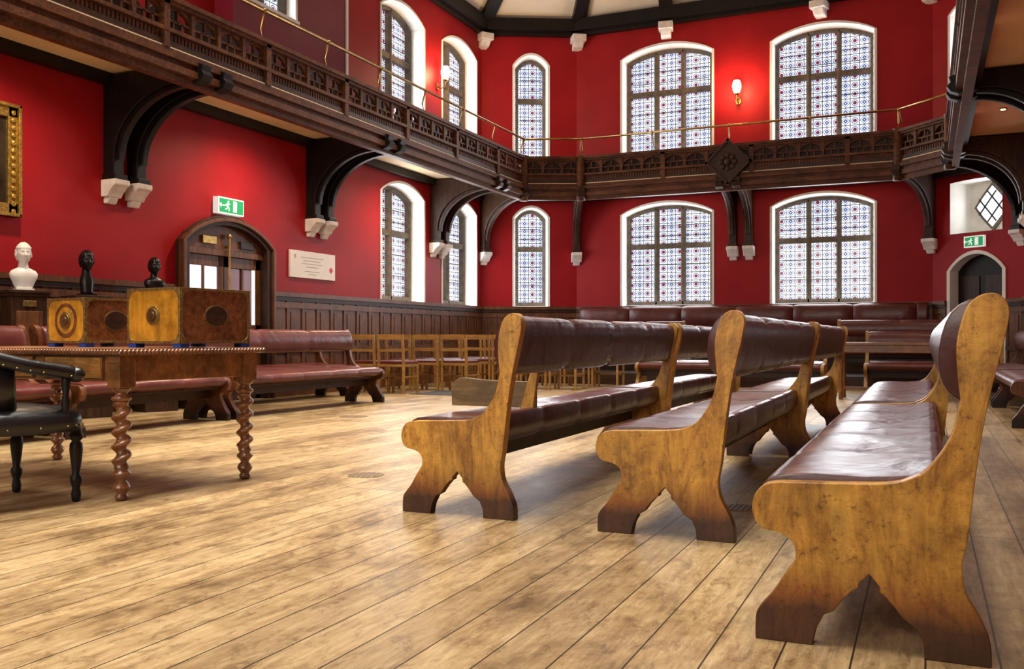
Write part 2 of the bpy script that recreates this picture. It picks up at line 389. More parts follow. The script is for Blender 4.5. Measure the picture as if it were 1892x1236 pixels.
# floor and ceiling
mb=MB(); mb.prism([CL0,(CL[0],CL[1]),CB1,CB2,CR,CR0],-.2,0,'floor','xy'); mb.obj('floor')
per=[CL0,CL,CB1,CB2,CR,CR0]; inn=[(-5.6,-4),(-5.6,15.0),(-5.0,15.6),(-1.7,15.6),(-1.2,15.0),(-1.2,-4)]
mb=MB(); vs=[(p[0],p[1],7.30) for p in per]+[(p[0],p[1],9.3) for p in inn]
mb.add(vs,[(i,i+1,7+i,6+i) for i in range(5)]+[(6,7,8,9,10,11)],'creamc'); mb.obj('ceiling')
mb=MB()
segs=[(CL0,CL),(CL,CB1),(CB1,CB2),(CB2,CR),(CR,CR0)]
for p0,p1 in segs:
    fm,l=frame(p0,p1); mb.M=fm; mb.box(-.05,l+.05,-.22,0,7.08,7.32,'black'); mb.box(-.03,l+.03,-.12,0,7.0,7.08,'black')
mb.M=Matrix.Identity(4); mb.obj('trim_1')
def rib(mb,p,q):
    d=Vector((q[0]-p[0],q[1]-p[1],0)); l=d.length; d.normalize(); o=Vector((-d.y,d.x,0))
    mb.M=Matrix(((d.x,o.x,0,p[0]),(d.y,o.y,0,p[1]),(0,0,1,0),(0,0,0,1)))
    lo=[];up=[]
    for i in range(13):
        t=i/12; x=l*t; zc=7.28+2.0*t
        up.append((x,zc-.0)); lo.append((x,6.95+2.1*math.sin(t*pi/2)**.9*.93 if t<1 else zc-.2))
    lo=[(x,min(z,7.28+2.0*(x/l)-.16)) for x,z in lo]; lo[0]=(0,6.95)
    mb.prism(lo+up[::-1],-.13,.13,'black'); mb.M=Matrix.Identity(4)
mb=MB(); cb=MB()
ribs=[(CL,inn[1]),(CB1,inn[2]),(CB2,inn[3]),(CR,inn[4]),((-4.68,18),(-4.2,15.6)),((-1.75,18),(-2.3,15.6))]+[((-8.3,y),(-5.6,y)) for y in (12.9,8.7,4.5,.3)]+[((1.45,y),(-1.2,y)) for y in (12.9,8.7,4.5,.3)]
for p,q in ribs:
    rib(mb,p,q); d=(Vector(q)-Vector(p)).normalized(); c=Vector(p)+d*.14
    o=Vector((-d.y,d.x)); cb.M=Matrix(((d.x,o.x,0,c.x),(d.y,o.y,0,c.y),(0,0,1,0),(0,0,0,1)))
    cb.box(-.14,.16,-.14,.14,6.86,7.0,'stonew'); cb.prism([(-.14,6.86),(.12,6.86),(.02,6.76),(-.14,6.72)],-.1,.1,'stonew')
mb.obj('ceiling_rib'); cb.obj('ceiling_corbel',None,.015)
# ------------------------------------------------------------ panelling
def dado(name,fm,a0,a1,h=1.45):
    mb=MB(); mb.box(a0,a1,-.02,0,0,h,'dado'); mb.box(a0,a1,-.05,0,0,.2,'dado'); mb.box(a0,a1,-.07,0,h-.04,h+.02,'dado'); mb.box(a0,a1,-.05,0,h-.1,h-.04,'darkz')
    n=max(1,round((a1-a0)/.36)); w=(a1-a0)/n
    for z in (h-.2,.62): mb.box(a0,a1,-.042,0,z,z+.08,'dado')
    for i in range(n+1):
        x=a0+i*w; mb.box(max(a0,x-.035),min(a1,x+.035),-.036,0,.2,h-.1,'dado')
    for i in range(n):
        x=a0+i*w+w/2
        for z0,z1 in ((.72,h-.22),(.23,.60)): mb.prism([(x-w/2+.07,z0+.03),(x+w/2-.07,z0+.03),(x+w/2-.07,z1-.03),(x-w/2+.07,z1-.03)],-.03,-.02,'dado')
    mb.obj(name,fm)
dado('trim_2',fl,0,dl0-.06); dado('trim_3',fl,dl1+.06,21.1); dado('trim_4',fdl,0,1.96); dado('trim_5',fb,0,6.68); dado('trim_6',fdr,0,DR[0]-.07); dado('trim_7',fdr,DR[1]+.07,1.63); dado('trim_8',fr,0,21.0)
# ------------------------------------------------------------ balcony
BL0=(-7.0,-4.0);BL=(-7.0,16.26);BB1=(-6.0,16.7);BB2=(-.41,16.7);BR=(.35,15.9);BR0=(.35,-4.0)
bf=[(BL0,BL),(BL,BB1),(BB1,BB2),(BB2,BR),(BR,BR0)]
mb=MB()
for si,(p0,p1) in enumerate(bf):
    fm,l=frame(p0,p1); mb.M=fm
    for z0,z1,y0 in ((3.46,3.53,.02),(3.53,3.60,-.05),(3.60,3.66,-.01),(3.66,3.71,-.06),(3.71,3.76,-.02),(3.92,3.96,-.035),(4.20,4.235,-.03),(4.235,4.28,-.06)):
        mb.box(-.02,l+.02,y0,.12,z0,z1,'balc')
    mb.box(0,l,.03,.08,3.76,3.92,'balc')
    if si in (1,2,3): mb.box(0,l,.085,.10,3.9,4.21,'darkz')
    nr=int(l/.05)
    for i in range(nr): mb.box((i+.2)*l/nr,(i+.8)*l/nr,.012,.03,3.765,3.915,'balc')
    nmod=max(2,round(l/.40)); w=l/nmod
    for i in range(nmod+1):
        big=(i%4==0)
        h=.04 if big else .025
        mb.box(i*w-h,i*w+h,-.03 if big else .0,.09,3.76 if big else 3.94,4.24,'balc')
    for i in range(nmod):
        x0=i*w+.02; x1=(i+1)*w-.02; xm=(x0+x1)/2; r_=(x1-x0)/2-.012
        arc=[(xm+r_*math.cos(t),4.06+.115*math.sin(t)) for t in [pi*q/10 for q in range(11)]]
        mb.prism([(x0,4.21),(x0,4.06)]+arc[::-1]+[(x1,4.06),(x1,4.21)],.02,.06,'balc')
        mb.box(x0,x1,.02,.055,4.045,4.07,'balc')
        for q in (1/3,2/3): mb.box(x0+(x1-x0)*q-.011,x0+(x1-x0)*q+.011,.02,.055,3.95,4.06,'balc')
        mb.box(xm-.011,xm+.011,.02,.055,4.06,4.19,'balc')
mb.M=Matrix.Identity(4)
for c in (BL,BB1,BB2,BR): mb.lathe([(.09,3.44),(.09,4.3)],c[0],c[1],'balc',8)
mb.obj('balcony_front')
outer=[CL0,CL,CB1,CB2,CR,CR0]; inner=[BL0,BL,BB1,BB2,BR,BR0]
mb=MB(); 
for i in range(5):
    q=[outer[i],outer[i+1],inner[i+1],inner[i]]
    mb.prism(q,3.74,3.78,'cream','xy'); mb.prism(q,3.78,3.84,'dark','xy')
mb.obj('balcony_deck')
mb=MB()
for p0,p1 in segs:
    fm,l=frame(p0,p1); mb.M=fm; mb.box(0,l,-.12,0,3.62,3.74,'black')
for p0,p1 in bf:
    fm,l=frame(p0,p1); mb.M=fm; mb.box(0,l,.12,.2,3.58,3.74,'black')
mb.M=Matrix.Identity(4)
mb.obj('trim_9')
def bracket(mb,cbm,wp,fp,k,corb=True,hw=.07):
    d=Vector((fp[0]-wp[0],fp[1]-wp[1],0)); l=d.length; d.normalize(); o=Vector((-d.y,d.x,0))
    mat=Matrix(((d.x,o.x,0,wp[0]),(d.y,o.y,0,wp[1]),(0,0,1,0),(0,0,0,1)))
    mb.M=mat
    cv=[(.16+(l-.36)*(1-math.cos(t)),2.82+.71*math.sin(t)) for t in [pi/2*q/12 for q in range(13)]]
    poly=[(0,2.57),(.16,2.57)]+cv+[(l-.12,3.50),(l+.02,3.49),(l+.10,3.52),(l+.14,3.58),(l+.10,3.62),(l+.12,3.68),(l+.04,3.71),(0,3.72)]
    mb.prism(poly,-hw,hw,k)
    cv2=[(x,z) for x,z in cv]; cin=[(x+.05,z-.045) for x,z in cv]
    mb.prism(cv2+cin[::-1],-hw*.55,hw*.55,k)
    mb.box(.0,.20,-hw-.02,hw+.02,2.57,2.63,k)
    mb.M=Matrix.Identity(4)
    cbm.M=mat
    cbm.prism([(0,2.38),(.09,2.38),(.12,2.43),(.18,2.49),(.22,2.51),(.22,2.57),(0,2.57)],-hw-.035,hw+.035,'stonew')
    cbm.prism([(0,2.31),(.05,2.31),(.09,2.38),(0,2.38)],-hw,hw,'stonew'); cbm.M=Matrix.Identity(4)
mb=MB(); cb=MB()
for y in (.1,3.85,7.6,11.28,15.0):
    k='black' if y<14 else 'darkz'
    for dy in (0,.33):
        bracket(mb,cb,(-8.3,y+dy),(-7.0,y+dy),k)
        bracket(mb,cb,(1.45,y+dy),(.35,y+dy),k)
bracket(mb,cb,(-8.27,17.1),(-7.0,16.26),'darkz'); bracket(mb,cb,(-6.56,17.98),(-6.0,16.7),'darkz')
bracket(mb,cb,(.1,17.98),(-.41,16.7),'darkz'); bracket(mb,cb,(1.44,17.04),(.35,15.9),'black')
for x in (-3.36,-3.06): bracket(mb,cb,(x,18),(x,16.7),'darkz')
mb.obj('balcony_bracket',None,.008); cb.obj('bracket_corbel',None,.012)
mb=MB(); mb.M=Matrix.Translation((-3.2,16.64,3.95))@Matrix.Rotation(pi/4,4,'Y')
mb.box(-.29,.29,-.05,.04,-.29,.29,'dark')
for a_ in (-.27,.27): mb.box(a_-.025,a_+.025,-.08,0,-.295,.295,'darkz'); mb.box(-.295,.295,-.08,0,a_-.025,a_+.025,'darkz')
for q in range(8):
    t=q*pi/4; mb.ell((.12*math.cos(t),-.06,.12*math.sin(t)),(.05,.03,.05),'darkz',8,6)
mb.ell((0,-.07,0),(.06,.04,.06),'dark',10,6); mb.obj('carved_boss',None,.006)
mb=MB()
for (p0,p1) in bf:
    fm,l=frame(p0,p1); mb.M=fm; mb.tube([(-.0,.0,4.62),(l,.0,4.62)],.02,'brass')
    n_=max(1,round(l/1.25))
    for i in range(n_+1):
        x=l*i/n_; mb.tube([(x,.02,4.27),(x,.06,4.42),(x,.0,4.62)],.012,'brass',6); mb.ell((x,0,4.62),(.03,.03,.03),'brass',8,6)
mb.M=Matrix.Identity(4); mb.obj('brass_rail')
mb=MB()
for i in range(26):
    y=2+i*.55; 
    if y>15.5: break
    X=-7.42
    pts=[(y-.2,4.0),(y-.22,4.25)]+[(y-.22+.44*q/8,4.25+.14*math.sin(pi*q/8)) for q in range(1,8)]+[(y+.22,4.25),(y+.2,4.0)]
    mb.prism(pts,X,X+.04,'black','yz'); mb.box(X-.4,X,y-.2,y+.2,4.0,4.05,'black')
    for yy in (y-.18,y+.16): mb.box(X-.02,X+.02,yy,yy+.03,3.84,4.0,'black'); mb.box(X-.38,X-.35,yy,yy+.03,3.84,4.0,'black')
mb.obj('gallery_seating')
o,fm=wall('wall_breast',(-8.0,9.3),(-8.0,11.8),[(.2,1.25,[(5.22,6.4,6.6)])],'plum',3.84,7.1)
mb=MB(); mb.box(-8.3,-8.0,9.29,9.3,3.84,7.1,'plum'); mb.box(-8.3,-8.0,11.8,11.83,3.84,7.1,'red'); mb.box(-8.01,-7.98,11.78,11.83,3.84,7.1,'white'); mb.obj('trim_10')
window('window_%d'%wn[0],fm,.2,1.25,5.22,6.4,6.6,2,[5.85],depth=.22); wn[0]+=1

# ------------------------------------------------------------ benches
s1=cr([(0,0),(0,.04),(.006,.08),(.043,.127),(.078,.185),(.104,.226),(.098,.27),(.065,.293),(.015,.305),(-.008,.346),(-.002,.392),(.024,.422),(.064,.431)],4)
s2=cr([(.064,.431),(.2,.436),(.33,.443),(.39,.460),(.432,.489),(.482,.567),(.506,.664)],4)
s3=cr([(.506,.664),(.499,.735),(.497,.80),(.506,.854),(.524,.905),(.555,.93),(.59,.93),(.611,.905),(.613,.867),(.597,.786),(.575,.692),(.555,.584),(.537,.449),(.522,.314),(.510,.246),(.518,.179),(.553,.113),(.573,.06),(.576,0)],4)
s4=[(.423,0),(.42,.04),(.405,.075),(.372,.098),(.352,.125),(.33,.15),(.318,.158),(.316,.175),(.291,.205),(.266,.178),(.264,.165),(.25,.158),(.225,.13),(.203,.098),(.178,.085),(.158,.045),(.148,0)]
PROF=s1[:-1]+s2[:-1]+s3+s4
def bench_mesh(Ln,wk,lk,divider=False):
    mb=MB(); th=.05
    for y in (0,Ln-th): mb.prism(PROF,y,y+th,wk)
    seat=cr([(.45,.335),(.12,.335),(.045,.345),(.008,.375),(.010,.415),(.05,.443),(.15,.452),(.28,.450),(.40,.462),(.462,.475),(.478,.45),(.478,.37),(.45,.335)],2)[:-1]
    back=cr([(.525,.652),(.492,.665),(.466,.70),(.455,.76),(.462,.83),(.486,.89),(.528,.921),(.568,.918),(.590,.89),(.588,.82),(.574,.74),(.560,.675),(.525,.652)],2)[:-1]
    for ring,cen,nsec in ((seat,(.25,.40),max(2,round(Ln/.62))),(back,(.525,.79),max(2,round(Ln/.8)))):
        rings=[]; y0,y1=th,Ln-th; sl=(y1-y0)/nsec
        for i in range(nsec):
            for q in range(9):
                if q==8 and i<nsec-1: continue
                t=q/8; t=.5-.5*math.cos(pi*t); y=y0+(i+t)*sl; e=min(t,1-t)*sl
                pf=1-.055*math.exp(-(e/.028)**2) 
                if (i==0 and t<.5) or (i==nsec-1 and t>.5): pf=1-.02*math.exp(-(e/.02)**2)
                rings.append([(cen[0]+(p[0]-cen[0])*(1-(1-pf)*.4),y,cen[1]+(p[1]-cen[1])*(1-(1-pf)*2.2)) for p in ring])
        mb.loft(rings,lk)
    mb.box(.10,.40,th,Ln-th,.315,.335,'dark'); mb.box(.235,.275,th,Ln-th,.22,.315,'dark')
    y=th+.03
    while y<Ln-th-.02:
        mb.ell((.562,y,.668),(.005,.005,.005),'brassd',5,4); y+=.045
    if divider:
        y=.5
        pr=cr([(.0,.47),(.0,.55),(.02,.60),(.07,.615),(.2,.605),(.47,.60)],4)+[(.47,.47)]
        mb.prism(pr,y,y+.035,'olive'); mb.prism([(.40,.455),(.47,.455),(.50,.66),(.46,.66)],y-.03,y,'honey')
    return mb.mesh('bench')
def bench(me,x,y,deg=0,z=0): return inst('bench',me,TR(x,y,z,deg),.006,2)
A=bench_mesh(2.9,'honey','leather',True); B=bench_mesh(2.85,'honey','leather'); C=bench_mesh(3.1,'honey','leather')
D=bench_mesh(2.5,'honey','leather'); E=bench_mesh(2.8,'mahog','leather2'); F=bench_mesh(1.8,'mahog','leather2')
bench(A,-2.265,3.81); bench(B,-2.265,6.80)
bench(B,-1.273,3.75); bench(D,-1.273,6.68)
bench(C,-.425,2.59); bench(B,-.425,5.85)
bench(E,.72,9.6); bench(E,.72,12.6)
for xf,ya in ((-6.33,10.2),(-7.45,11.1)): bench(E,xf,ya,180)
bench(F,-6.33,7.32,180); bench(E,-6.33,5.42,180)
mb=MB(); mb.prism([(-7.6,15.75),(-.9+1.9,15.75),(.9,17.3),(.1,17.4),(-6.5,17.4),(-7.6,17.35)],0,.2,'dark','xy'); mb.obj('dais')
G=bench_mesh(2.85,'light','leather2'); H=bench_mesh(1.9,'light','leather2')
bench(G,-3.95,15.95,90,.2); bench(H,.55,15.95,90,.2)
bench(G,-1.35,14.2,90); bench(H,1.05,14.9,90)
mb=MB()
x0=-6.45
while x0<-.1:
    x1=min(x0+1.05,.05)
    ring=cr([(17.9,1.02),(17.84,1.05),(17.80,1.2),(17.82,1.38),(17.88,1.44),(17.93,1.42),(17.93,1.02)],3)
    rings=[]
    for q in range(9):
        t=q/8; e=min(t,1-t); f=1-.35*math.exp(-(e/.05)**2)
        rings.append([(x0+(x1-x0)*t,17.93-(17.93-p[0])*f,1.23+(p[1]-1.23)*(1-(1-f)*.2)) for p in ring])
    mb.loft(rings,'leather2'); 
    mb.box(x0,x1-.01,17.45,17.93,.55,.66,'leather2'); x0=x1
mb.box(-6.4,.05,17.5,17.9,0,.55,'dark'); mb.obj('settle',None,.01)

# ------------------------------------------------------------ chairs
mb=MB(); w=.43
for x in (0,w):
    mb.prism([(0,0),(.03,0),(.035,.45),(.0,.88),(-.03,.88),(.0,.45)],x-.016,x+.016,'light','yz')
    mb.box(x-.016,x+.016,.38,.41,0,.44,'light')
mb.box(.016,w-.016,-.035,-.005,.80,.88,'light'); mb.box(.016,w-.016,-.02,.005,.62,.66,'light')
mb.box(0,w,.0,.41,.40,.44,'light'); mb.box(.0,w,.38,.40,.2,.23,'light'); mb.box(-.005,.02,.02,.4,.24,.26,'light'); mb.box(w-.02,w+.005,.02,.4,.24,.26,'light')
rg=[]
for i,(zz,e) in enumerate(((.44,0),(.47,.0),(.485,.02),(.49,.06))):
    rg.append([(e,e+.02,zz),(w-e,e+.02,zz),(w-e,.42-e,zz),(e,.42-e,zz)])
mb.loft(rg,'leather2',False)
ch=mb.mesh('wooden_chair')
for row,(y,xs) in enumerate(((11.75,[-7.9,-7.4]),(12.7,[-7.85+.5*i for i in range(3)]),(13.7,[-7.95+.5*i for i in range(6)]),(14.75,[-7.6+.5*i for i in range(6)]))):
    for x in xs: inst('wooden_chair',ch,TR(x,y,0,random.uniform(-3,3)))

# ------------------------------------------------------------ tables
def helix(z): 
    ph=2*pi*z/.074; f=min(1,max(0,(z-.17)/.03))*min(1,max(0,(.50-z)/.03)); return (.013*f*math.cos(ph),.013*f*math.sin(ph))
def twist_leg(mb,x,y):
    foot=[(.016,0),(.028,.004),(.034,.02),(.024,.035),(.036,.05),(.044,.065),(.036,.085),(.022,.10),(.032,.115),(.046,.13),(.046,.14),(.030,.155),(.036,.165)]
    mb.lathe(foot,x,y,'leg',18)
    mb.lathe([(.037,.165+.335*i/80) for i in range(81)],x,y,'leg',16,helix)
    mb.lathe([(.036,.50),(.048,.51),(.050,.52),(.034,.53),(.028,.545),(.044,.56),(.046,.57)],x,y,'leg',18)
    mb.box(x-.048,x+.048,y-.048,y+.048,.57,.735,'table')
mb=MB(); TL,TW=1.9,1.0
for x in (-.08,-TL+.08):
    for y in (.08,TW-.08): twist_leg(mb,x,y)
mb.box(-TL+.08,-.08,.05,.075,.60,.735,'table'); mb.box(-TL+.08,-.08,TW-.075,TW-.05,.60,.735,'table')
mb.box(-.075,-.05,.08,TW-.08,.60,.735,'table'); mb.box(-TL+.05,-TL+.075,.08,TW-.08,.60,.735,'table')
for x0 in (-.65,-1.22,-1.78): 
    mb.box(x0,x0+.48,.036,.05,.615,.722,'burr'); mb.ell((x0+.24,.03,.67),(.014,.012,.014),'brass',8,6)
    for q in (x0,x0+.47): mb.box(q,q+.012,.03,.05,.612,.725,'leg')
mb.box(-TL+.012,-.012,.012,TW-.012,.735,.748,'table'); mb.box(-TL,-0,0,TW,.748,.768,'table')
def edge(p,q):
    l=math.hypot(q[0]-p[0],q[1]-p[1]); n=int(l/.024)
    for i in range(n):
        t=(i+.5)/n; mb.M=Matrix.Translation((p[0]+(q[0]-p[0])*t,p[1]+(q[1]-p[1])*t,.750))@Matrix.Rotation(math.atan2(q[1]-p[1],q[0]-p[0]),4,'Z')@Matrix.Rotation(.6,4,'Y')
        mb.ell((0,0,0),(.012,.012,.019),'leg',6,4)
    mb.M=Matrix.Identity(4)
edge((0,0),(0,TW)); edge((-TL,0),(0,0)); edge((-TL,TW),(0,TW)); edge((-TL,0),(-TL,TW))
TM=TR(-3.645,3.40,0,-5.5)
mb.obj('library_table',TM,.003)
def dbox(name,w,l,h,mat,ring=False):
    mb=MB(); f=.022
    mb.box(-w,0,0,l,f,f+h,'rose'); mb.box(-w+.008,-.008,-.004,0,f+.008,f+h-.008,'satin')
    t=.014
    for z0 in (f,f+h-t):
        mb.box(-w-.003,.003,-.007,t,z0,z0+t,'brassd'); mb.box(-.012,.004,0,l+.003,z0,z0+t,'brassd'); mb.box(-w-.004,-w+.012,0,l,z0,z0+t,'brassd')
    for x0 in (-w-.003,-t+.003): mb.box(x0,x0+t,-.007,t,f,f+h,'brassd'); mb.box(x0,x0+t,l-t,l+.003,f,f+h,'brassd')
    c=.06
    def corner(o,sx,sz,plane):
        pts=[(0,0),(c,0),(c*.95,c*.25),(c*.6,c*.35),(c*.35,c*.6),(c*.25,c*.95),(0,c)]
        P_=[(o[0]+sx*p[0],o[1]+sz*p[1]) for p in pts]
        if plane=='f': mb.prism(P_,-.008,-.003,'brassd')
        else: mb.prism(P_,-.001,.005,'brassd','yz')
    for sx,ox in ((1,-w),(-1,0)):
        for sz,oz in ((1,f),(-1,f+h)): corner((ox,oz),sx,sz,'f')
    for sx,ox in ((1,0),(-1,l)):
        for sz,oz in ((1,f),(-1,f+h)): corner((ox,oz),sx,sz,'s')
    def disc(cx,cz,r,rz,y0,y1,k,n=28): mb.prism([(cx+r*math.cos(2*pi*i/n),cz+rz*math.sin(2*pi*i/n)) for i in range(n)],y0,y1,k)
    cx,cz=-w/2,f+h*.5
    if ring: disc(cx,cz,.105,.105,-.0055,-.003,'rose'); disc(cx,cz,.08,.08,-.007,-.0055,'satin')
    disc(cx,cz,.052,.052,-.010,-.004,'brassd'); disc(cx,cz,.040,.040,-.014,-.010,'brass'); disc(cx,cz,.027,.027,-.016,-.014,'iron'); disc(cx,cz,.022,.022,-.020,-.014,'brass'); disc(cx,cz,.008,.010,-.022,-.020,'iron')
    n=28
    ov=lambda r,rz:[(l*.5+r*math.cos(2*pi*i/n),f+h*.5+rz*math.sin(2*pi*i/n)) for i in range(n)]
    mb.prism(ov(.085,.062),0,.002,'brassd','yz'); mb.prism(ov(.079,.056),.001,.004,'dark','yz')
    for x in (-w+.03,-.03):
        for y in (.03,l-.03): mb.box(x-.03,x+.03,y-.03,y+.03,0,f,'blue')
    return mb.obj(name,mat,.002)
dbox('dispatch_box',.42,.50,.305,TR(-3.655,3.83,.769,-5.5)); dbox('dispatch_box',.35,.42,.27,TR(-4.53,3.98,.769,-5.5),True)
mb=MB()
mb.box(0,1.35,0,.7,.73,.765,'table'); mb.box(.05,1.3,.04,.66,.63,.73,'table')
for x in (.08,1.27):
    for y in (.08,.62): mb.lathe([(.03,0),(.025,.08),(.035,.12),(.028,.3),(.035,.5),(.03,.6),(.04,.63)],x,y,'table',12)
mb.box(.08,1.27,.33,.37,.12,.16,'table'); mb.obj('reading_table',TR(-1.12,13.1,0,0),.005)
# ------------------------------------------------------------ black leather chair (faces +Y local)
mb=MB()
def tleg(x,y):
    mb.lathe([(.014,0),(.021,.01),(.024,.04),(.018,.07),(.028,.10),(.030,.12),(.018,.14),(.026,.2),(.032,.26),(.030,.29),(.020,.305),(.034,.32),(.034,.335),(.025,.35),(.030,.38)],x,y,'black',14)
tleg(-.26,.24); tleg(.27,.24)
for x in (-.22,.22): mb.prism([(-.30,0),(-.26,0),(-.19,.38),(-.24,.38)],x-.02,x+.02,'black','yz')
rg=[]
def outl(e,z):
    o=[]
    for i in range(32):
        t=2*pi*i/32; c,s=math.cos(t),math.sin(t); x=(.36-e)*math.copysign(abs(c)**.45,c); y=(.29-e)*math.copysign(abs(s)**.45,s)
        if y<0: x*=1-.18*(-y/.29)
        o.append((x,y,z))
    return o
for e,z in ((.02,.36),(0,.365),(0,.42),(.01,.45),(.05,.475),(.12,.488),(.2,.492)): rg.append(outl(e,z))
mb.loft(rg,'blkleather')
for i,p in enumerate(outl(-.002,.39)): mb.ell(p,(.006,.006,.006),'brassd',5,4)
path=[]
for i in range(25):
    t=i/24; a_=pi*(1+t) ; x=.32*math.copysign(abs(math.cos(a_))**.7,math.cos(a_)); y=.08+.44*math.sin(a_)*1.0
    path.append((x,y,.67+.13*math.sin(pi*t)**1.5))
path=[(-.33,.20,.64),(-.325,.15,.655)]+path[1:-1]+[(.325,.15,.655),(.33,.20,.64)]
mb.tube(path,.036,'blkleather',10)
for p in (path[0],path[-1]): mb.ell(p,(.045,.045,.04),'blkleather',10,8)
pts=path[4:-4]; o1=[]
for p in pts: o1.append([(p[0]*.98,p[1],p[2]-.01),(p[0]*.90,p[1]*.9+.01,.60),(p[0]*.85,p[1]*.85+.02,.46),(p[0]*.93,p[1]*.93,.44),(p[0]*1.0,p[1]*1.0-.01,.60)])
mb.loft(o1,'blkleather')
for x in (-.325,.325): mb.lathe([(.02,.40),(.016,.46),(.024,.50),(.014,.54),(.022,.60),(.018,.64)],x,.15,'black',12)
for i,p in enumerate(path[::1]): mb.ell((p[0]*1.11,p[1]*1.08-.005,p[2]-.02),(.006,.006,.006),'brassd',5,4)
mb.obj('leather_armchair',TR(-4.20,3.17,0,-8))

# ------------------------------------------------------------ busts
def bust(name,k,x,y,z,deg,h=.40,plinth=None,hair=.008,full=True):
    mb=MB(); NU,NV=56,44; zc=.30
    g=lambda v,c,w: math.exp(-((v-c)/w)**2)
    rings=[]
    for i in range(1,NV):
        ph=pi*i/NV; rg=[]
        for j in range(NU):
            th=2*pi*j/NU; dx,dy,dz=math.sin(ph)*math.cos(th),math.sin(ph)*math.sin(th),math.cos(ph)
            rx,ry,rz=.088,.070,.112
            if dz<0: ry*=1+.20*dz; rx*=1+(.10*dz if dx>0 else .35*dz)
            X,Y,Z=rx*dx,ry*dy,rz*dz
            fr=max(0,dx)
            if fr>.05:
                ramp_=max(0,min(1,(.22-dz)/.40)) if dz>-.2 else max(0,1-(-.2-dz)/.10)
                X+=.026*ramp_*g(dy,0,.13)*fr
                X-=.013*g(abs(dy),.36,.16)*g(dz,.12,.12)*fr*1.2
                X+=.007*g(abs(dy),.34,.09)*g(dz,.10,.05)
                X+=.007*g(dz,.27,.07)*g(dy,0,.6)
                X+=.008*g(dz,-.42,.05)*g(dy,0,.22)+.008*g(dz,-.53,.045)*g(dy,0,.18)-.005*g(dz,-.475,.02)*g(dy,0,.22)
                X+=.012*g(dz,-.80,.14)*g(dy,0,.3)
            hr=1 if (dz>.42 or dx<-.05+.3*dz) and dz>-.55 else 0
            if hr:
                w=hair*(1+.5*math.sin(14*th+3*dz)*math.sin(11*ph)); X+=dx*w;Y+=dy*w;Z+=dz*w
            rg.append((X,Y,Z+zc))
        rings.append(rg)
    mb.loft(rings,k)
    for s_ in (-1,1): 
        mb.ell((-.004,s_*.071,zc-.004),(.018,.009,.030),k,10,8); mb.ell((.002,s_*.074,zc-.018),(.009,.008,.012),k,8,6)
    sec=[(.255,-.012,.046,.044),(.20,-.012,.044,.043),(.165,-.012,.048,.052),(.148,-.010,.058,.080),(.13,-.006,.070,.115),(.10,.0,.078,.135),(.06,.004,.074,.130),(.02,.004,.066,.11),(-.02,.003,.060,.095),(-.06,.0,.055,.08)] if full else [(.255,-.012,.046,.044),(.20,-.012,.047,.044),(.15,-.010,.054,.054),(.10,-.006,.064,.072),(.05,0,.064,.070),(-.03,0,.060,.062),(-.06,0,.062,.064)]
    mb.loft([[(c+rx*math.cos(2*pi*j/28),ry*math.sin(2*pi*j/28),zz) for j in range(28)] for zz,c,rx,ry in sec],k)
    mb.box(-.075,.075,-.085,.085,-.075,-.055,k)
    s_=h/.49
    m_=TR(x,y,z+.075*s_,deg)@Matrix.Scale(s_,4); mb.obj(name,m_)
def pedestal(name,x,y,h,w=.16,plq=True):
    mb=MB(); mb.box(-w-.03,w+.03,-w-.03,w+.03,0,.12,'darkz'); mb.box(-w,w,-w,w,.12,h-.06,'darkz'); mb.box(-w-.02,w+.02,-w-.02,w+.02,h-.06,h-.03,'darkz'); mb.box(-w-.035,w+.035,-w-.035,w+.035,h-.03,h,'darkz')
    mb.box(w,w+.012,-w+.04,w-.04,.25,h-.2,'dado')
    if plq: mb.box(w,w+.016,-.06,.06,h-.16,h-.1,'brassd')
    mb.obj(name,TR(x,y,0,-20),.005)
for (nme,k,x,y,h,hh,full) in (('marble_bust','marble',-7.97,6.28,1.28,.46,True),('bronze_bust','bronze',-7.97,7.02,1.26,.47,False),('bronze_bust','bronze',-7.97,7.95,1.30,.43,True)):
    pedestal('bust_pedestal',x,y,h); bust(nme,k,x,y,h+.001,-25,hh,hair=.010,full=full)

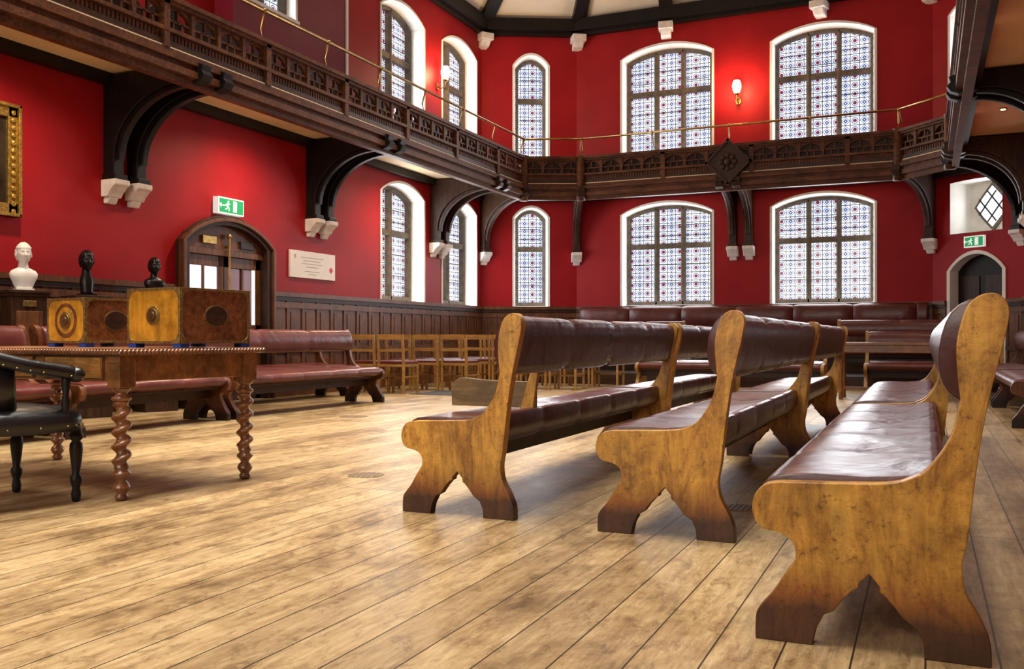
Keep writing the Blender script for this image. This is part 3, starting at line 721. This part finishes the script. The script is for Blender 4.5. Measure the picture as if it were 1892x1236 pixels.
# ------------------------------------------------------------ wall things
def exit_sign(name,fm,xc,z0,z1,w,y=-.09):
    mb=MB(); h=z1-z0
    mb.box(xc-w/2,xc+w/2,y,-.0,z0,z1,'signw'); e=.018
    y1=y-.004; mb.box(xc-w/2+e,xc+w/2-e,y1,y,z0+e,z1-e,'green')
    Y0,Y1=y1-.004,y1
    s=h*.8; zc=(z0+z1)/2
    def lim(p,q,t=.05):
        p=Vector(p);q=Vector(q); d=(q-p).normalized(); n=Vector((-d.y,d.x))*t*s*.5
        mb.prism([tuple(a) for a in (p+n,q+n,q-n,p-n)],Y0,Y1,'signw')
    dx=xc+w*.06; mb.prism([(dx,zc-s*.42),(dx+s*.42,zc-s*.42),(dx+s*.42,zc+s*.42),(dx,zc+s*.42)],Y0,Y1,'signw')
    ox=xc-w*.14
    P=lambda a,b:(ox+a*s,zc+b*s)
    n=14; mb.prism([(ox+.04*s+.08*s*math.cos(2*pi*i/n),zc+.33*s+.08*s*math.sin(2*pi*i/n)) for i in range(n)],Y0,Y1,'signw')
    lim(P(.02,.24),P(-.06,-.04),.16); lim(P(-.05,-.02),P(.12,-.16),.09); lim(P(.12,-.16),P(.08,-.40),.09)
    lim(P(-.06,-.04),P(-.12,-.24),.09); lim(P(-.12,-.24),P(-.32,-.28),.09); lim(P(.03,.2),P(.22,.10),.07); lim(P(0,.2),P(-.2,.12),.07); lim(P(-.2,.12),P(-.24,-.02),.07)
    ax=xc-w*.36; lim((ax-.03,zc),(ax+.05,zc),.1); mb.prism([(ax-.055,zc),(ax-.02,zc+.035),(ax-.02,zc-.035)],Y0,Y1,'signw')
    mb.obj(name,fm)
exit_sign('exit_sign',fl,9.5+4,2.42,2.63,.48); exit_sign('exit_sign',fdr,.81,2.36,2.55,.36,-.06)
mb=MB(); x0=10.8+4; mb.box(x0,x0+1.1,-.03,0,1.70,2.09,'plaq')
mb.prism([(x0+.09,1.98),(x0+.13,1.98),(x0+.13,2.03),(x0+.09,2.03)],-.034,-.03,'grey')
mb.prism([(x0+.94,1.85),(x0+.99,1.80),(x0+1.04,1.85),(x0+.99,1.90)],-.034,-.03,'redm')
for i,z in enumerate((2.0,1.955,1.91,1.865,1.80,1.76)):
    w_=(.55,.42,.5,.3,.36,.2)[i]; mb.box(x0+.52-w_/2,x0+.52+w_/2,-.033,-.03,z-.004,z+.004,'grey')
mb.obj('plaque',fl,.002)
mb=MB(); x0,x1,z0,z1=5.2+4,6.45+4,2.02,3.13
for a_,b_,c_,d_ in ((x0,x1,z0,z0+.13),(x0,x1,z1-.13,z1),(x0,x0+.13,z0,z1),(x1-.13,x1,z0,z1)): mb.box(a_,b_,-.07,0,c_,d_,'gilt')
for a_,b_,c_,d_ in ((x0,x1,z0,z0+.035),(x0,x1,z1-.035,z1),(x0,x0+.035,z0,z1),(x1-.035,x1,z0,z1)): mb.box(a_,b_,-.10,-.02,c_,d_,'gilt')
z=z0+.05
while z<z1-.03:
    mb.ell((x1-.08,-.075,z),(.028,.018,.03),'gilt',8,6); mb.ell((x0+.08,-.075,z),(.028,.018,.03),'gilt',8,6); z+=.075
mb.box(x0+.12,x1-.12,-.03,-.01,z0+.12,z1-.12,'paint'); mb.obj('framed_painting',fl,.008)
def sconce(fm,x,z,wp):
    mb=MB(); mb.prism([(x+.05*math.cos(2*pi*i/16),z-.22+.07*math.sin(2*pi*i/16)) for i in range(16)],-.02,0,'brass')
    mb.tube(cr([(x,-.02,z-.22),(x,-.10,z-.26),(x,-.17,z-.22),(x,-.18,z-.14)],5),.012,'brass')
    mb.lathe([(.02,z-.15),(.05,z-.13),(.055,z-.11)],x,-.18,'brass',14)
    mb.lathe([(.045,z-.11),(.075,z-.04),(.085,z+.03),(.07,z+.10),(.055,z+.13)],x,-.18,'bulb',16)
    mb.obj('sconce',fm)
    l=bpy.data.lights.new('sconce_light','POINT'); l.energy=60; l.color=(1,.62,.3); l.shadow_soft_size=.1
    o=bpy.data.objects.new('sconce_light',l); S.collection.objects.link(o); o.location=fm@Vector((x,-.36,z+.0))
sconce(fb,bw(-3.27),5.58,None); sconce(fl,15.2+4,5.72,None); sconce(fl,7.2+4,5.72,None)
def grate(x,y,r):
    mb=MB(); n=28; mb.prism([(r*math.cos(2*pi*i/n),r*math.sin(2*pi*i/n)) for i in range(n)],0.0,.003,'grate','xy')
    for i in range(7):
        a_=-r*.8+i*r*.266; hh=math.sqrt(max(0,r*r*.85-a_*a_)); mb.box(a_-.005,a_+.005,-hh,hh,.003,.004,'iron')
    mb.obj('floor_grate',TR(x,y))
grate(-5.47,8.2,.15); grate(-3.06,4.72,.11); grate(-.82,4.55,.09)
mb=MB(); mb.box(-6.9,-5.6,11.8,12.7,0,.008,'mat'); mb.obj('floor_mat')
for X,ys in ((-7.65,(2,5.9,9.6,13.3)),(.9,(2,5.9,9.6,13.3))):
    for y in ys:
        mb=MB(); mb.lathe([(.045,3.725),(.05,3.739)],X,y,'brass',14); mb.lathe([(.03,3.72),(.03,3.726)],X,y,'bulb',12); mb.obj('soffit_downlight')
        l=bpy.data.lights.new('downlight','SPOT'); l.energy=190 if X<-3 else 90; l.color=(1,.76,.52); l.spot_size=2.7; l.spot_blend=.8; l.shadow_soft_size=.08
        o=bpy.data.objects.new('downlight',l); S.collection.objects.link(o); o.location=(X+(.3 if X<-3 else -.3),y,3.69)

# ------------------------------------------------------------ lights
def area(name,loc,rot,sx,sy,e,c=(1,1,1),spread=180):
    l=bpy.data.lights.new(name,'AREA'); l.shape='RECTANGLE'; l.size=sx; l.size_y=sy; l.energy=e; l.color=c; l.spread=math.radians(spread)
    o=bpy.data.objects.new(name,l); S.collection.objects.link(o); o.location=loc; o.rotation_euler=rot
area('overhead_fill_light',(-3.9,6.0,9.1),(0,0,0),3.2,13,760,(1,.94,.84),75)  # added overhead fill below the closed ceiling, no lantern modelled
area('rear_fill_light',(-3.4,-3.6,3.6),(math.radians(70),0,0),7,3,160,(1,.94,.85),120)  # added frontal fill from behind the camera, no window there
wd=bpy.data.worlds.new('World'); S.world=wd; wd.use_nodes=True
wd.node_tree.nodes['Background'].inputs[0].default_value=(1,.96,.9,1); wd.node_tree.nodes['Background'].inputs[1].default_value=.2
# ------------------------------------------------------------ camera
cam=bpy.data.cameras.new('camera'); co=bpy.data.objects.new('camera',cam); S.collection.objects.link(co)
co.location=(0,0,.82); co.rotation_euler=(pi/2,0,math.radians(24.01))
cam.sensor_width=36; cam.lens=1715/1892*36; cam.shift_y=7/1892; cam.clip_start=.05; S.camera=co
